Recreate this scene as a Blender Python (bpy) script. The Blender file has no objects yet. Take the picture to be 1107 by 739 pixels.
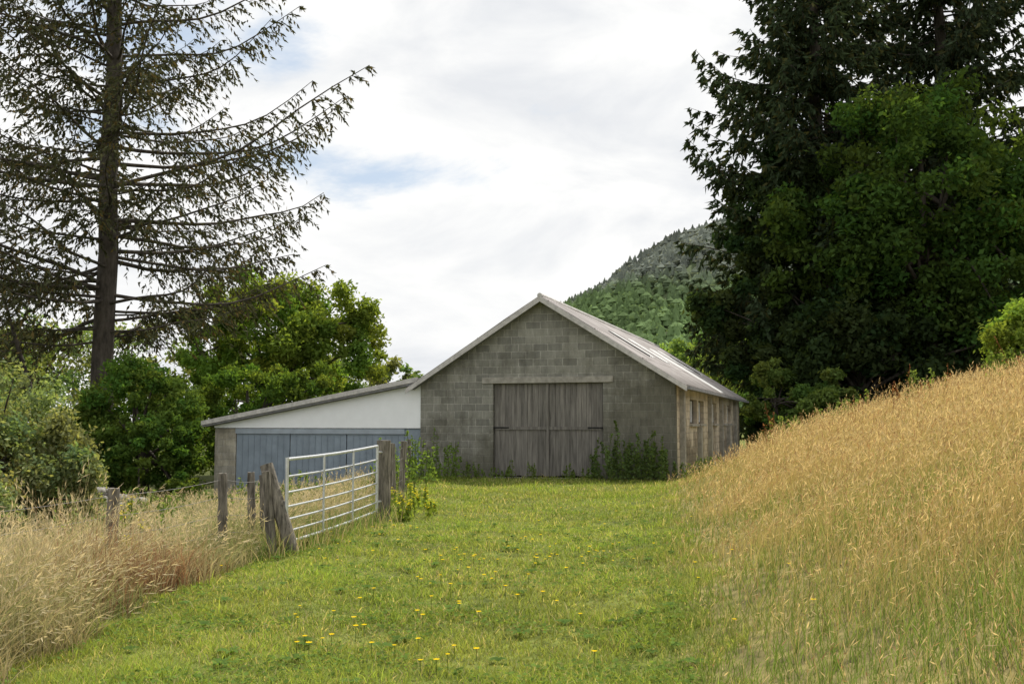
import bpy, math, numpy as np
from mathutils import Vector, Matrix
R = np.random.default_rng(7)
scene = bpy.context.scene
scene.view_settings.view_transform = 'Standard'
scene.view_settings.look = 'None'
scene.view_settings.exposure = 0

# ------------------------------------------------------------------ helpers
def link(o, parent=None):
    scene.collection.objects.link(o)
    if parent is not None:
        o.parent = parent
    return o

class Acc:
    """accumulates quads with vertex colours and material index"""
    def __init__(s):
        s.V=[]; s.F=[]; s.C=[]; s.M=[]; s.n=0
    def add(s, V, F, C, m=0):
        V=np.asarray(V,dtype=np.float32).reshape(-1,3)
        F=np.asarray(F,dtype=np.int64).reshape(-1,4)
        C=np.asarray(C,dtype=np.float32)
        if C.ndim==1: C=np.tile(C,(len(V),1))
        s.V.append(V); s.F.append(F+s.n); s.C.append(C.reshape(-1,3)); s.M.append(np.full(len(F),m,dtype=np.int32))
        s.n+=len(V)
    def quads(s, Q, C, m=0):
        n=len(Q)
        if n==0: return
        F=np.arange(n*4).reshape(n,4)
        C=np.asarray(C,dtype=np.float32)
        if C.ndim==1: C=np.tile(C,(n,1))
        s.add(Q.reshape(-1,3),F,np.repeat(C,4,axis=0),m)
    def ribbons(s, P, W, C, m=0):
        n,k,_=P.shape
        if n==0: return
        V=np.stack([P-W,P+W],axis=2).reshape(n,k*2,3)
        b=np.arange(n)[:,None]*(2*k)
        j=np.arange(k-1)[None,:]*2
        a=b+j
        F=np.stack([a,a+1,a+3,a+2],axis=-1).reshape(-1,4)
        C=np.asarray(C,dtype=np.float32)
        if C.ndim==2: C=np.repeat(C[:,None,:],k,axis=1)
        s.add(V.reshape(-1,3),F,np.repeat(C,2,axis=1).reshape(-1,3),m)
    def tube(s, P, r, C, m=0, sides=7):
        P=np.asarray(P,float); k=len(P); r=np.broadcast_to(np.asarray(r,float),(k,))
        T=np.gradient(P,axis=0); T/=np.linalg.norm(T,axis=1)[:,None]+1e-9
        up=np.array([0,0,1.0]) if abs(T[:,2]).mean()<.8 else np.array([1.0,0,0])
        A=np.cross(T,up); A/=np.linalg.norm(A,axis=1)[:,None]+1e-9
        B=np.cross(T,A)
        th=np.linspace(0,2*math.pi,sides,endpoint=False)
        V=P[:,None,:]+r[:,None,None]*(np.cos(th)[None,:,None]*A[:,None,:]+np.sin(th)[None,:,None]*B[:,None,:])
        i=np.arange(k-1)[:,None]*sides; j=np.arange(sides)[None,:]; j2=(j+1)%sides
        F=np.stack([i+j,i+j2,i+sides+j2,i+sides+j],-1)
        s.add(V.reshape(-1,3),F,C,m)
        if sides%2==0:
            for e in (0,k-1):
                Vc=np.concatenate([V[e],P[e][None]])
                Fc=[(jj,(jj+1)%sides,(jj+2)%sides,sides) for jj in range(0,sides,2)]
                s.add(Vc,Fc,C,m)
    def build(s, name, mats, smooth=False, parent=None):
        me=bpy.data.meshes.new(name)
        V=np.concatenate(s.V); F=np.concatenate(s.F); C=np.concatenate(s.C); M=np.concatenate(s.M)
        me.vertices.add(len(V)); me.vertices.foreach_set('co',V.ravel())
        me.loops.add(len(F)*4); me.loops.foreach_set('vertex_index',F.ravel().astype(np.int32))
        me.polygons.add(len(F)); me.polygons.foreach_set('loop_start',(np.arange(len(F))*4).astype(np.int32))
        me.polygons.foreach_set('material_index',M)
        if smooth: me.polygons.foreach_set('use_smooth',np.ones(len(F),dtype=bool))
        me.update(calc_edges=True)
        at=me.attributes.new('Col','FLOAT_COLOR','POINT')
        at.data.foreach_set('color',np.concatenate([C,np.ones((len(C),1),np.float32)],axis=1).ravel())
        for mt in mats: me.materials.append(mt)
        o=bpy.data.objects.new(name,me)
        return link(o,parent)

def unit(v): return v/(np.linalg.norm(v,axis=-1,keepdims=True)+1e-9)
def rdir(n): return unit(R.normal(size=(n,3)))
def wob(x,y,s=1.0,seed=0.0):
    return (np.sin(x*1.3*s+seed+1.7*np.sin(y*.7*s+seed))+np.sin(y*1.7*s-seed*2+1.3*np.sin(x*.9*s))+np.sin((x+y)*2.9*s+seed*3)*.5)/2.5

# ------------------------------------------------------------------ materials
def newmat(name):
    m=bpy.data.materials.new(name); m.use_nodes=True
    nt=m.node_tree; b=nt.nodes['Principled BSDF']
    return m,nt,b
def plain(name,col,rough=.8,var=.25,scale=3.0,metal=0.0,bump=.15,col2=None,stretch=(1,1,1)):
    m,nt,b=newmat(name); N=nt.nodes; L=nt.links
    tc=N.new('ShaderNodeTexCoord'); mp=N.new('ShaderNodeMapping'); mp.inputs['Scale'].default_value=stretch
    L.new(tc.outputs['Object'],mp.inputs[0])
    n1=N.new('ShaderNodeTexNoise'); n1.inputs['Scale'].default_value=scale; n1.inputs['Detail'].default_value=6; n1.inputs['Roughness'].default_value=.65
    L.new(mp.outputs[0],n1.inputs['Vector'])
    r=N.new('ShaderNodeValToRGB')
    c2=col2 or tuple(c*(1-var*1.6) for c in col)
    r.color_ramp.elements[0].position=.32; r.color_ramp.elements[1].position=.68
    r.color_ramp.elements[0].color=(*c2,1); r.color_ramp.elements[1].color=(*[min(1,c*(1+var*.5)) for c in col],1)
    L.new(n1.outputs['Fac'],r.inputs[0]); L.new(r.outputs[0],b.inputs['Base Color'])
    b.inputs['Roughness'].default_value=rough; b.inputs['Metallic'].default_value=metal
    b.inputs['Specular IOR Level'].default_value=.25
    bp=N.new('ShaderNodeBump'); bp.inputs['Strength'].default_value=bump; bp.inputs['Distance'].default_value=.03
    L.new(n1.outputs['Fac'],bp.inputs['Height']); L.new(bp.outputs[0],b.inputs['Normal'])
    return m
def leafmat(name,trans=.4,tint=(1.25,1.15,.6)):
    m,nt,b=newmat(name); N=nt.nodes; L=nt.links
    N.remove(b)
    a=N.new('ShaderNodeAttribute'); a.attribute_name='Col'
    df=N.new('ShaderNodeBsdfDiffuse'); L.new(a.outputs['Color'],df.inputs['Color'])
    t=N.new('ShaderNodeBsdfTranslucent')
    mx=N.new('ShaderNodeVectorMath'); mx.operation='MULTIPLY'
    L.new(a.outputs['Color'],mx.inputs[0]); mx.inputs[1].default_value=tint
    L.new(mx.outputs[0],t.inputs[0])
    ms=N.new('ShaderNodeMixShader'); ms.inputs[0].default_value=trans
    L.new(df.outputs[0],ms.inputs[1]); L.new(t.outputs[0],ms.inputs[2])
    L.new(ms.outputs[0],N['Material Output'].inputs[0])
    return m
M_leaf=leafmat('leaf',.45,(1.6,1.45,.6))
M_needle=leafmat('needle',.25,(1.2,1.1,.7))
M_grass=leafmat('grass_blade',.48,(1.45,1.35,.65))
M_straw=leafmat('straw_blade',.40,(1.25,1.15,.85))
M_bark=plain('bark',(.10,.085,.07),.9,.4,6,bump=.6,stretch=(1,1,.3))
M_wood=plain('weathered_wood',(.24,.215,.18),.9,.5,9,bump=.9,stretch=(3,3,.4))
M_galv=plain('galvanised_steel',(.66,.68,.70),.35,.12,14,metal=.5,bump=.02)
M_wire=plain('dull_wire',(.22,.21,.20),.6,.12,14,metal=.3,bump=.02)

# ------------------------------------------------------------------ terrain
def xr(y): return np.interp(y,[-20,6,22,28,60,90],[-2.6,1.1,3.34,5.6,15.8,40])
def xl(y): return np.interp(y,[-20,5,9,13,17,20,27,29.5,32,60],[-3.5,-3.2,-3.2,-2.95,-2.5,-2.45,-2.9,-3.1,-3.1,-3.1])
def softp(d,k=.35): return k*np.log1p(np.exp(np.clip(d/k,-30,30)))
def height(x,y):
    x=np.asarray(x,float); y=np.asarray(y,float)
    dr=softp(x-xr(y),.5); hr=6*(1-np.exp(-.385*dr/6))
    hr=hr*np.interp(y,[-60,-20,30,70,140],[.3,1,1,.6,0])
    hr=hr*np.interp(x,[-10,60,160],[1,1,0])*(1+.05*wob(x,y,.35,3))
    dl=softp(xl(y)-x,.3); hl=-1.1*(1-np.exp(-.26*dl/1.1))
    near=np.interp(np.hypot(x,y),[0,80,200],[1,1,0])
    return hr+hl+(.035*wob(x,y,.9)+.02*wob(x,y,2.3,2))*near
def crest(x): return np.interp(x,[-400,-110,-52,-40,-28,-14,0,22,36,53,68,80,103,145,230,420],[0,0,0,8,20,33,40,50,58,70,80,87,94,100,108,60])
def bump(y): 
    t=np.clip((y-230)/220,0,1); return (t*t*(3-2*t))*np.interp(y,[0,520,900],[1,1,.2])

def axis(fine0,fine1,step,far):
    a=list(np.arange(fine0,fine1+1e-6,step)); s=step; v=a[-1]
    while v<far: s*=1.16; v+=s; a.append(v)
    s=step; v=a[0]; pre=[]
    while v>-far: s*=1.16; v-=s; pre.append(v)
    return np.array(pre[::-1]+a)
xs=axis(-12,16,.3,2500); ys=axis(0,36,.3,2500)
X,Y=np.meshgrid(xs,ys); Z=height(X,Y)
g=Acc(); nx=len(xs); ny=len(ys)
idx=np.arange(nx*ny).reshape(ny,nx)
F=np.stack([idx[:-1,:-1],idx[:-1,1:],idx[1:,1:],idx[1:,:-1]],-1).reshape(-1,4)
lawn=np.clip((xr(Y)-X)/.5+.5,0,1)*np.clip((X-xl(Y))/.5+.5,0,1)
c_l=np.array([.13,.16,.04]); c_h=np.array([.21,.19,.08]); c_r=np.array([.09,.11,.035])
right=(X>xr(Y))
nearm=(np.hypot(X,Y)<40)
C=np.where(lawn[...,None]>.5,c_l,np.where((right&nearm)[...,None],c_h,c_r))
C=C*(1+.18*wob(X,Y,1.7))[...,None]
g.add(np.stack([X,Y,Z],-1).reshape(-1,3),F,C.reshape(-1,3))
m,nt,b=newmat('ground_soil_grass'); N=nt.nodes; L=nt.links
a=N.new('ShaderNodeAttribute'); a.attribute_name='Col'
tc=N.new('ShaderNodeTexCoord'); n1=N.new('ShaderNodeTexNoise'); n1.inputs['Scale'].default_value=6; n1.inputs['Detail'].default_value=5
L.new(tc.outputs['Object'],n1.inputs['Vector'])
rp=N.new('ShaderNodeValToRGB'); rp.color_ramp.elements[0].color=(.45,.45,.45,1); rp.color_ramp.elements[1].color=(1.4,1.3,1.2,1)
rp.color_ramp.elements[0].position=.3; rp.color_ramp.elements[1].position=.7
L.new(n1.outputs['Fac'],rp.inputs[0])
mx=N.new('ShaderNodeMix'); mx.data_type='RGBA'; mx.blend_type='MULTIPLY'; mx.inputs[0].default_value=1
L.new(a.outputs['Color'],mx.inputs[6]); L.new(rp.outputs[0],mx.inputs[7]); L.new(mx.outputs[2],b.inputs['Base Color'])
b.inputs['Roughness'].default_value=1; b.inputs['Specular IOR Level'].default_value=.1
M_ground=m
g.build('ground',[M_ground],smooth=True)

# distant hill sheet
hx=np.linspace(-160,420,90); hy=np.linspace(225,900,80)
X,Y=np.meshgrid(hx,hy); Z=crest(X)*bump(Y)*(1+.06*wob(X,Y,.03))-1.0
g=Acc(); idx=np.arange(X.size).reshape(X.shape)
F=np.stack([idx[:-1,:-1],idx[:-1,1:],idx[1:,1:],idx[1:,:-1]],-1).reshape(-1,4)
g.add(np.stack([X,Y,Z],-1).reshape(-1,3),F,np.array([.11,.15,.08]))
g.build('distant_hill',[M_ground],smooth=True)

# forest on the hill : small mixed trees
n=9500
fx=R.uniform(-60,200,n); fy=R.uniform(262,462,n)
fz=crest(fx)*bump(fy)*(1+.06*wob(fx,fy,.03))-1.2
fh=R.uniform(3.4,6.4,n)*(1+.2*wob(fx,fy,.06,1))
g=Acc()
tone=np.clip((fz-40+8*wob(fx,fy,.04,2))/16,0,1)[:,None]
cA=np.array([.22,.32,.14])*(1-tone)+np.array([.26,.29,.25])*tone  # distance haze painted into the tree colour: pale overall, greyer higher up
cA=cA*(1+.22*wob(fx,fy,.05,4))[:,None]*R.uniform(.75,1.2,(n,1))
th=np.linspace(0,2*math.pi,6,endpoint=False)
con=(R.random(n)<.45)
for (a0,a1,r0,r1) in ((.02,.55,.34,.16),(.4,.8,.26,.09),(.66,1.0,.15,.02)):
    rot=R.uniform(0,6,n)[:,None]
    ring=[]
    for (aa,rr) in ((a0,r0),(a1,r1)):
        rad=(fh[:,None]*np.where(con,rr,.42*math.sin(math.pi*min(.97,aa*.9+.08)))[:,None])*R.uniform(.7,1.3,(n,6))
        ring.append(np.stack([fx[:,None]+rad*np.cos(th+rot),fy[:,None]+rad*np.sin(th+rot),fz[:,None]+fh[:,None]*aa*np.where(con,1,.75)[:,None]+R.uniform(-.2,.2,(n,6))],-1))
    lo,hi=ring
    Q=np.stack([lo,np.roll(lo,-1,1),np.roll(hi,-1,1),hi],2).reshape(-1,4,3)
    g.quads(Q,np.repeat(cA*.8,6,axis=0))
k=12
t=R.uniform(0,1,(n,k))**.8; ang=R.uniform(0,2*math.pi,(n,k)); rr=np.where(con[:,None],.34*(1-t),.44*np.sin(np.pi*np.clip(t,.05,.98)**.7))*R.uniform(.7,1.2,(n,k))*fh[:,None]
c=np.stack([fx[:,None]+rr*np.cos(ang),fy[:,None]+rr*np.sin(ang),fz[:,None]+fh[:,None]*(t*.95+.02)*np.where(con,1,.8)[:,None]],-1).reshape(-1,3)
u=rdir(n*k)*R.uniform(.25,.55,(n*k,1)); v=np.cross(u,rdir(n*k)); 
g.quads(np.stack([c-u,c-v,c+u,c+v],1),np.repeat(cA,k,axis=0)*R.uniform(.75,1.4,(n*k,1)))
g.build('distant_hill_forest',[M_needle])

# ------------------------------------------------------------------ trees
def conifer(name,base,H,zmin,Lf,nb,rise,droop,ns=9,dens=1.0,col=(.035,.055,.025),tr=.45,spray=.26,bare=.15,hang=.6,lean=(0,0),tw=1.0,sw=1.0,trend=.75):
    g=Acc(); bx,by=base; bz=float(height(bx,by))-.2
    col=np.array(col); bark=np.array([.07,.055,.045])
    zz=np.linspace(0,H,14)
    lx=lean[0]*(zz/H)**1.5; ly=lean[1]*(zz/H)**1.5
    tp=np.stack([bx+lx+.06*np.sin(zz*.9),by+ly,bz+zz],-1)
    g.tube(tp,tr*(1-zz/H)**trend+.03+.25*tr*np.exp(-zz/.6),bark,0,10)
    for i in range(nb):
        z0=zmin+(H-zmin-.3)*((i+R.uniform(0,1))/nb); f=z0/H
        az=R.uniform(0,2*math.pi)
        Lb=Lf(f)*R.uniform(.6,1.12)
        if R.random()<.15: Lb*=.5
        d=np.array([math.cos(az),math.sin(az),0]); sd=np.array([-d[1],d[0],0])
        o=np.array([bx+lean[0]*f**1.5,by+lean[1]*f**1.5,bz+z0])
        rs=rise(f)+R.normal(0,.07); dr=droop*R.uniform(.4,1.6); bend=R.uniform(-.25,.25); ph=R.uniform(0,6,3)
        def path(t):
            t=np.asarray(t)[...,None]
            return o+Lb*(t*d+(bend*t*t+.02*np.sin(t*9+ph[0]))*sd)+np.array([0,0,1.])*Lb*(rs*t+dr*(t**3-t)+.018*np.sin(t*11+ph[1])*t)
        tt=np.linspace(0,1,10)
        rb=(.008*Lb+.012)*(1-.85*tt)
        g.tube(path(tt),rb,bark,0,5)
        nt_=max(6,int(Lb*4.2*dens*tw))
        t=np.repeat(np.linspace(bare,1,nt_),2)+R.uniform(-.03,.03,nt_*2); t=np.clip(t,0,1)
        side=np.tile([1.,-1.],nt_)
        tl=(.28*Lb*(1-t)**.7*np.minimum(1,t*2.5)+.25)*R.uniform(.4,1.3,nt_*2)
        td=unit(d[None]*R.uniform(.4,1.1,(nt_*2,1))+sd[None]*side[:,None]*R.uniform(.5,1.1,(nt_*2,1))+np.array([0,0,-1.])*hang*R.uniform(-.1,1.1,(nt_*2,1)))
        p0=path(t)
        K=4; s=np.linspace(0,1,K)[None,:,None]
        P=p0[:,None,:]+td[:,None,:]*tl[:,None,None]*s+np.array([0,0,-.25*hang])*tl[:,None,None]*s*s
        Wd=np.broadcast_to(np.array([0,0,.007]),P.shape)*(1.2-s)
        g.ribbons(P,Wd,np.tile(bark*.9,(len(P),1)),0)
        m_=ns
        q=R.uniform(.05,1.05,(nt_*2,m_)); 
        c=p0[:,None,:]+td[:,None,:]*(tl[:,None]*q)[...,None]+np.array([0,0,-.25*hang])*((tl[:,None]*q*q)[...,None])
        keep=(R.random((nt_*2,m_))<np.minimum(1,tl[:,None]/.9+.25)).ravel()
        c=c.reshape(-1,3)[keep]; nn=len(c)
        ax=unit(np.repeat(td,m_,axis=0)[keep]*.8+rdir(nn)*.8+np.array([0,0,-.5*hang]))*spray*R.uniform(.5,1.2,(nn,1))
        wv=unit(np.cross(ax,rdir(nn)))*spray*sw*R.uniform(.10,.22,(nn,1))
        cc=col*R.uniform(.55,1.5,(nn,1))
        warm=R.random((nn,1))<.15
        cc=np.where(warm,cc*np.array([1.7,1.2,.9]),cc)
        g.quads(np.stack([c-ax*.3,c-wv+ax*.3,c+ax,c+wv+ax*.3],1),cc,1)
    return g.build(name,[M_bark,M_needle])

def crown(g,c,rad,ncl,nl,leaf,col,clr=(.14,.30),m=1,flat=.8,shell=.5,up=.25,lowcut=-.8):
    c=np.array(c,float); rad=np.array(rad,float); col=np.array(col)
    d=rdir(ncl); d[:,2]=np.where(d[:,2]<lowcut,-d[:,2],d[:,2])
    rr=R.uniform(shell,1.0,(ncl,1))*(1+.10*np.sin(d[:,:1]*5+d[:,2:]*4+c[0]))
    cen=c+d*rr*rad*.90
    sz=R.uniform(clr[0],clr[1],ncl)*rad.mean()
    for i in range(ncl):
        n=int(nl*R.uniform(.7,1.3)*(sz[i]/(.24*rad.mean()))**1.6)+20
        dd=rdir(n); q=R.uniform(.1,1.0,(n,1))**.55*(1+.25*np.sin(dd[:,:1]*7+i)*np.cos(dd[:,2:]*6+i*2))
        strag=R.random((n,1))<.10; q=np.where(strag,q*1.35,q)
        p=cen[i]+dd*q*sz[i]*np.array([1,1,flat])
        nr=unit(dd*.5+rdir(n)*.9+np.array([0,0,up]))
        a=unit(np.cross(nr,rdir(n))); bvec=np.cross(nr,a)
        s=leaf*R.uniform(.5,1.25,(n,1))
        tone=R.uniform(.85,1.18)
        cc=col*tone*R.uniform(.65,1.4,(n,1))
        cc[:,0]*=R.uniform(.85,1.3)
        g.quads(np.stack([p-a*s,p-bvec*s*.55,p+a*s,p+bvec*s*.55],1),cc,m)
    return cen,sz
def limbs(g,base,top,tr,cen,nlimb):
    base=np.array(base,float); top=np.array(top,float)
    bark=np.array([.10,.085,.065])
    t=np.linspace(0,1,9)[:,None]
    P=base+(top-base)*t+np.array([.15,.1,0])*np.sin(t*5)
    g.tube(P,tr*(1-.8*t[:,0])+.02,bark,0,8)
    for j in R.permutation(len(cen))[:nlimb]:
        f=R.uniform(.25,.85); s=base+(top-base)*f; e=cen[j]
        t=np.linspace(0,1,6)[:,None]
        P=s+(e-s)*t+np.array([0,0,1.])*np.sin(t*math.pi)*.08*np.linalg.norm(e-s)
        g.tube(P,tr*.35*(1-.85*t[:,0])+.008,bark,0,5)
def broadleaf(name,x,y,zc,rad,ncl,nl,leaf,col,tr=.25,extra=(),**kw):
    g=Acc(); z0=float(height(x,y))-.2
    cen,sz=crown(g,(x,y,zc),rad,ncl,nl,leaf,col,**kw)
    for (ex,ey,ez,er,en) in extra:
        c2,s2=crown(g,(ex,ey,ez),er,en,nl,leaf,col,**kw); cen=np.concatenate([cen,c2])
    limbs(g,(x,y,z0),(x,y,zc+rad[2]*.4),tr,cen,min(26,len(cen)))
    return g.build(name,[M_bark,M_leaf])

# left sparse spruce
conifer('spruce_tree',(-14.8,36),29,5.6,
        lambda f: 9.4*np.interp(f,[0,.13,.20,.30,.5,.75,1],[.2,.35,.85,1.0,.82,.5,.06]),
        185,lambda f: .10+.50*f,.24,ns=13,dens=.88,col=(.080,.086,.046),tr=.38,spray=.20,bare=.22,hang=1.0,sw=1.1,trend=.5)
conifer('spruce_tree',(-22.0,39),21,3.0,lambda f: 6.5*(1-f)**.7+.2,80,lambda f:.15,.2,ns=9,dens=.7,col=(.075,.082,.046),tr=.2,spray=.26,hang=.8)
conifer('spruce_tree',(-15.9,34.5),7.5,3.2,lambda f: 1.8*(1-f)**.6+.2,18,lambda f:.1,.2,ns=3,dens=.5,col=(.06,.065,.04),tr=.11,spray=.16,hang=.7,lean=(-2.0,0))
# leafy trees on the left
G1=(.155,.240,.052); G2=(.098,.175,.040)
broadleaf('deciduous_tree',-11.9,49,5.6,(4.3,3.6,4.1),140,380,.12,G1,.3,extra=((-8.5,49,5.1,(2.7,2.6,3.5),60),(-14.4,49,5.4,(2.3,2.4,3.3),34)),lowcut=-1,clr=(.11,.23))
broadleaf('rounded_shrub',-12.3,33.0,.9,(2.4,2.1,3.2),190,360,.072,G2,.2,extra=((-12.3,33,.8,(1.6,1.5,2.3),50),(-11.0,31.2,.2,(.95,1.0,1.9),40),(-14.0,32.6,.6,(1.4,1.5,2.4),54)),shell=.82,flat=.7,clr=(.12,.19),lowcut=-1)
broadleaf('rounded_shrub',-11.2,42.8,1.8,(2.7,1.6,2.9),90,360,.09,(.115,.195,.042),.15,extra=((-8.6,43.2,1.9,(2.0,1.4,2.3),46),),shell=.7,lowcut=-1,clr=(.13,.22))
broadleaf('willow_shrub',-10.3,19.5,.9,(1.9,1.7,1.9),90,430,.052,(.19,.25,.125),.08,extra=((-8.9,19.6,.2,(1.1,1.0,1.5),44),(-9.6,17.2,.2,(1.4,1.2,1.2),34),(-11.5,18,.8,(1.5,1.4,1.6),40)),shell=.4,flat=1.0,lowcut=-1)
g=Acc()
for (x,y,r,h_) in ((-15.0,30,1.9,2.4),(-17.0,32,2.2,3.2),(-19.5,33,2.4,3.4),(-12.6,28.6,1.3,1.5),(-22,36,2.8,4.0),(-24,48,4,5.5),(-20,53,3.5,4.5),(-29,52,4.5,6)):
    crown(g,(x,y,float(height(x,y))+h_*.4),(r,r,h_),36,240,.10 if y<40 else .15,(.11,.165,.055),lowcut=-1,m=0)
g.build('hedge_shrubs',[M_leaf])
# right group
conifer('spruce_tree',(17.8,57),35,1.5,lambda f: 7.7*np.interp(f,[0,.15,.35,.6,.8,1],[.95,1.0,1.0,.84,.5,.05]),330,lambda f:-.05+.30*f,.35,ns=13,dens=.62,col=(.050,.072,.038),tr=.6,spray=.44,bare=.12,hang=1.0,sw=1.15)
conifer('spruce_tree',(26.5,60),38,2,lambda f: 9.0*np.interp(f,[0,.15,.35,.6,.8,1],[.95,1.0,.95,.85,.5,.05]),270,lambda f:-.05+.30*f,.35,ns=12,dens=.6,col=(.050,.070,.040),tr=.6,spray=.48,bare=.12,hang=1.0,sw=1.15)
broadleaf('sycamore_tree',21.0,50,12.2,(6.2,5.0,8.0),180,380,.17,(.062,.116,.030),.45,
          extra=((24.8,49,9,(5,4,6.5),84),(16.3,51,9.5,(3.8,4,6.0),60)),clr=(.11,.21),lowcut=-1)
broadleaf('holly_tree',17.5,50,4.4,(5.2,3.6,4.2),80,380,.17,(.040,.068,.027),.3,extra=((24.5,49,4.6,(5.5,3.6,4.6),60),(13.6,52,3.8,(2.7,2.8,3.9),30),(12.8,54,8.5,(2.7,3,4.0),34),(14.6,55,13,(3.2,3,4.5),36)),lowcut=-1)
broadleaf('hawthorn_shrub',12.9,48.8,2.7,(1.6,1.5,2.3),40,420,.10,(.12,.195,.055),.12,extra=((14.6,47,2.3,(1.6,1.4,1.8),28),),lowcut=-1)
broadleaf('hazel_shrub',12.9,24.4,3.5,(1.6,1.4,1.45),40,420,.065,(.15,.255,.052),.1,lowcut=-1)
# distant trees
g=Acc()
for (x,y,r,zc) in ((-9,82,3.2,4.2),(-4.5,88,2.6,4.6),(-14,90,4.5,4.5),(-6.5,76,2.2,3.0),(-1,95,3.0,5.4),(-22,80,5,4),(-30,84,6,5),(-38,80,6,5),(-46,86,7,6),
                   (14.8,88,3.6,6.0),(18.6,95,4.5,7.0),(11.5,84,2.8,4.8),(24,100,5,7),(2,120,5,6),(-20,120,6,6),(-44,100,8,7),(30,90,6,7),(38,88,7,8),(46,80,7,8)):
    cen,sz=crown(g,(x,y,zc),(r,r,r*.95),28,150,.22,(.17,.255,.08) if x>0 else (.15,.21,.09),lowcut=-1)
    limbs(g,(x,y,-1),(x,y,zc),.2,cen,6)
g.build('distant_trees',[M_bark,M_leaf])

# ------------------------------------------------------------------ barn
def frame(name,loc,rz):
    e=bpy.data.objects.new(name,None); e.location=loc; e.rotation_euler=(0,0,rz); e.empty_display_size=.5
    return link(e)
def box(name,x0,x1,y0,y1,z0,z1,mat,parent,bevel=0.0):
    v=[(x0,y0,z0),(x1,y0,z0),(x1,y1,z0),(x0,y1,z0),(x0,y0,z1),(x1,y0,z1),(x1,y1,z1),(x0,y1,z1)]
    f=[(0,3,2,1),(4,5,6,7),(0,1,5,4),(1,2,6,5),(2,3,7,6),(3,0,4,7)]
    me=bpy.data.meshes.new(name); me.from_pydata(v,[],f); me.materials.append(mat); me.update()
    o=bpy.data.objects.new(name,me); link(o,parent)
    if bevel>0:
        bm=o.modifiers.new('b','BEVEL'); bm.width=bevel; bm.segments=2
    return o
def prism(name,pts,y0,y1,mat,parent):
    n=len(pts); v=[(p[0],y0,p[1]) for p in pts]+[(p[0],y1,p[1]) for p in pts]
    f=[tuple(range(n)),tuple(range(2*n-1,n-1,-1))]+[(i,n+i,n+(i+1)%n,(i+1)%n) for i in range(n)]
    me=bpy.data.meshes.new(name); me.from_pydata(v,[],f); me.materials.append(mat); me.update()
    import bmesh
    bm=bmesh.new(); bm.from_mesh(me); bmesh.ops.recalc_face_normals(bm,faces=bm.faces); bm.to_mesh(me); bm.free()
    return link(bpy.data.objects.new(name,me),parent)

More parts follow.
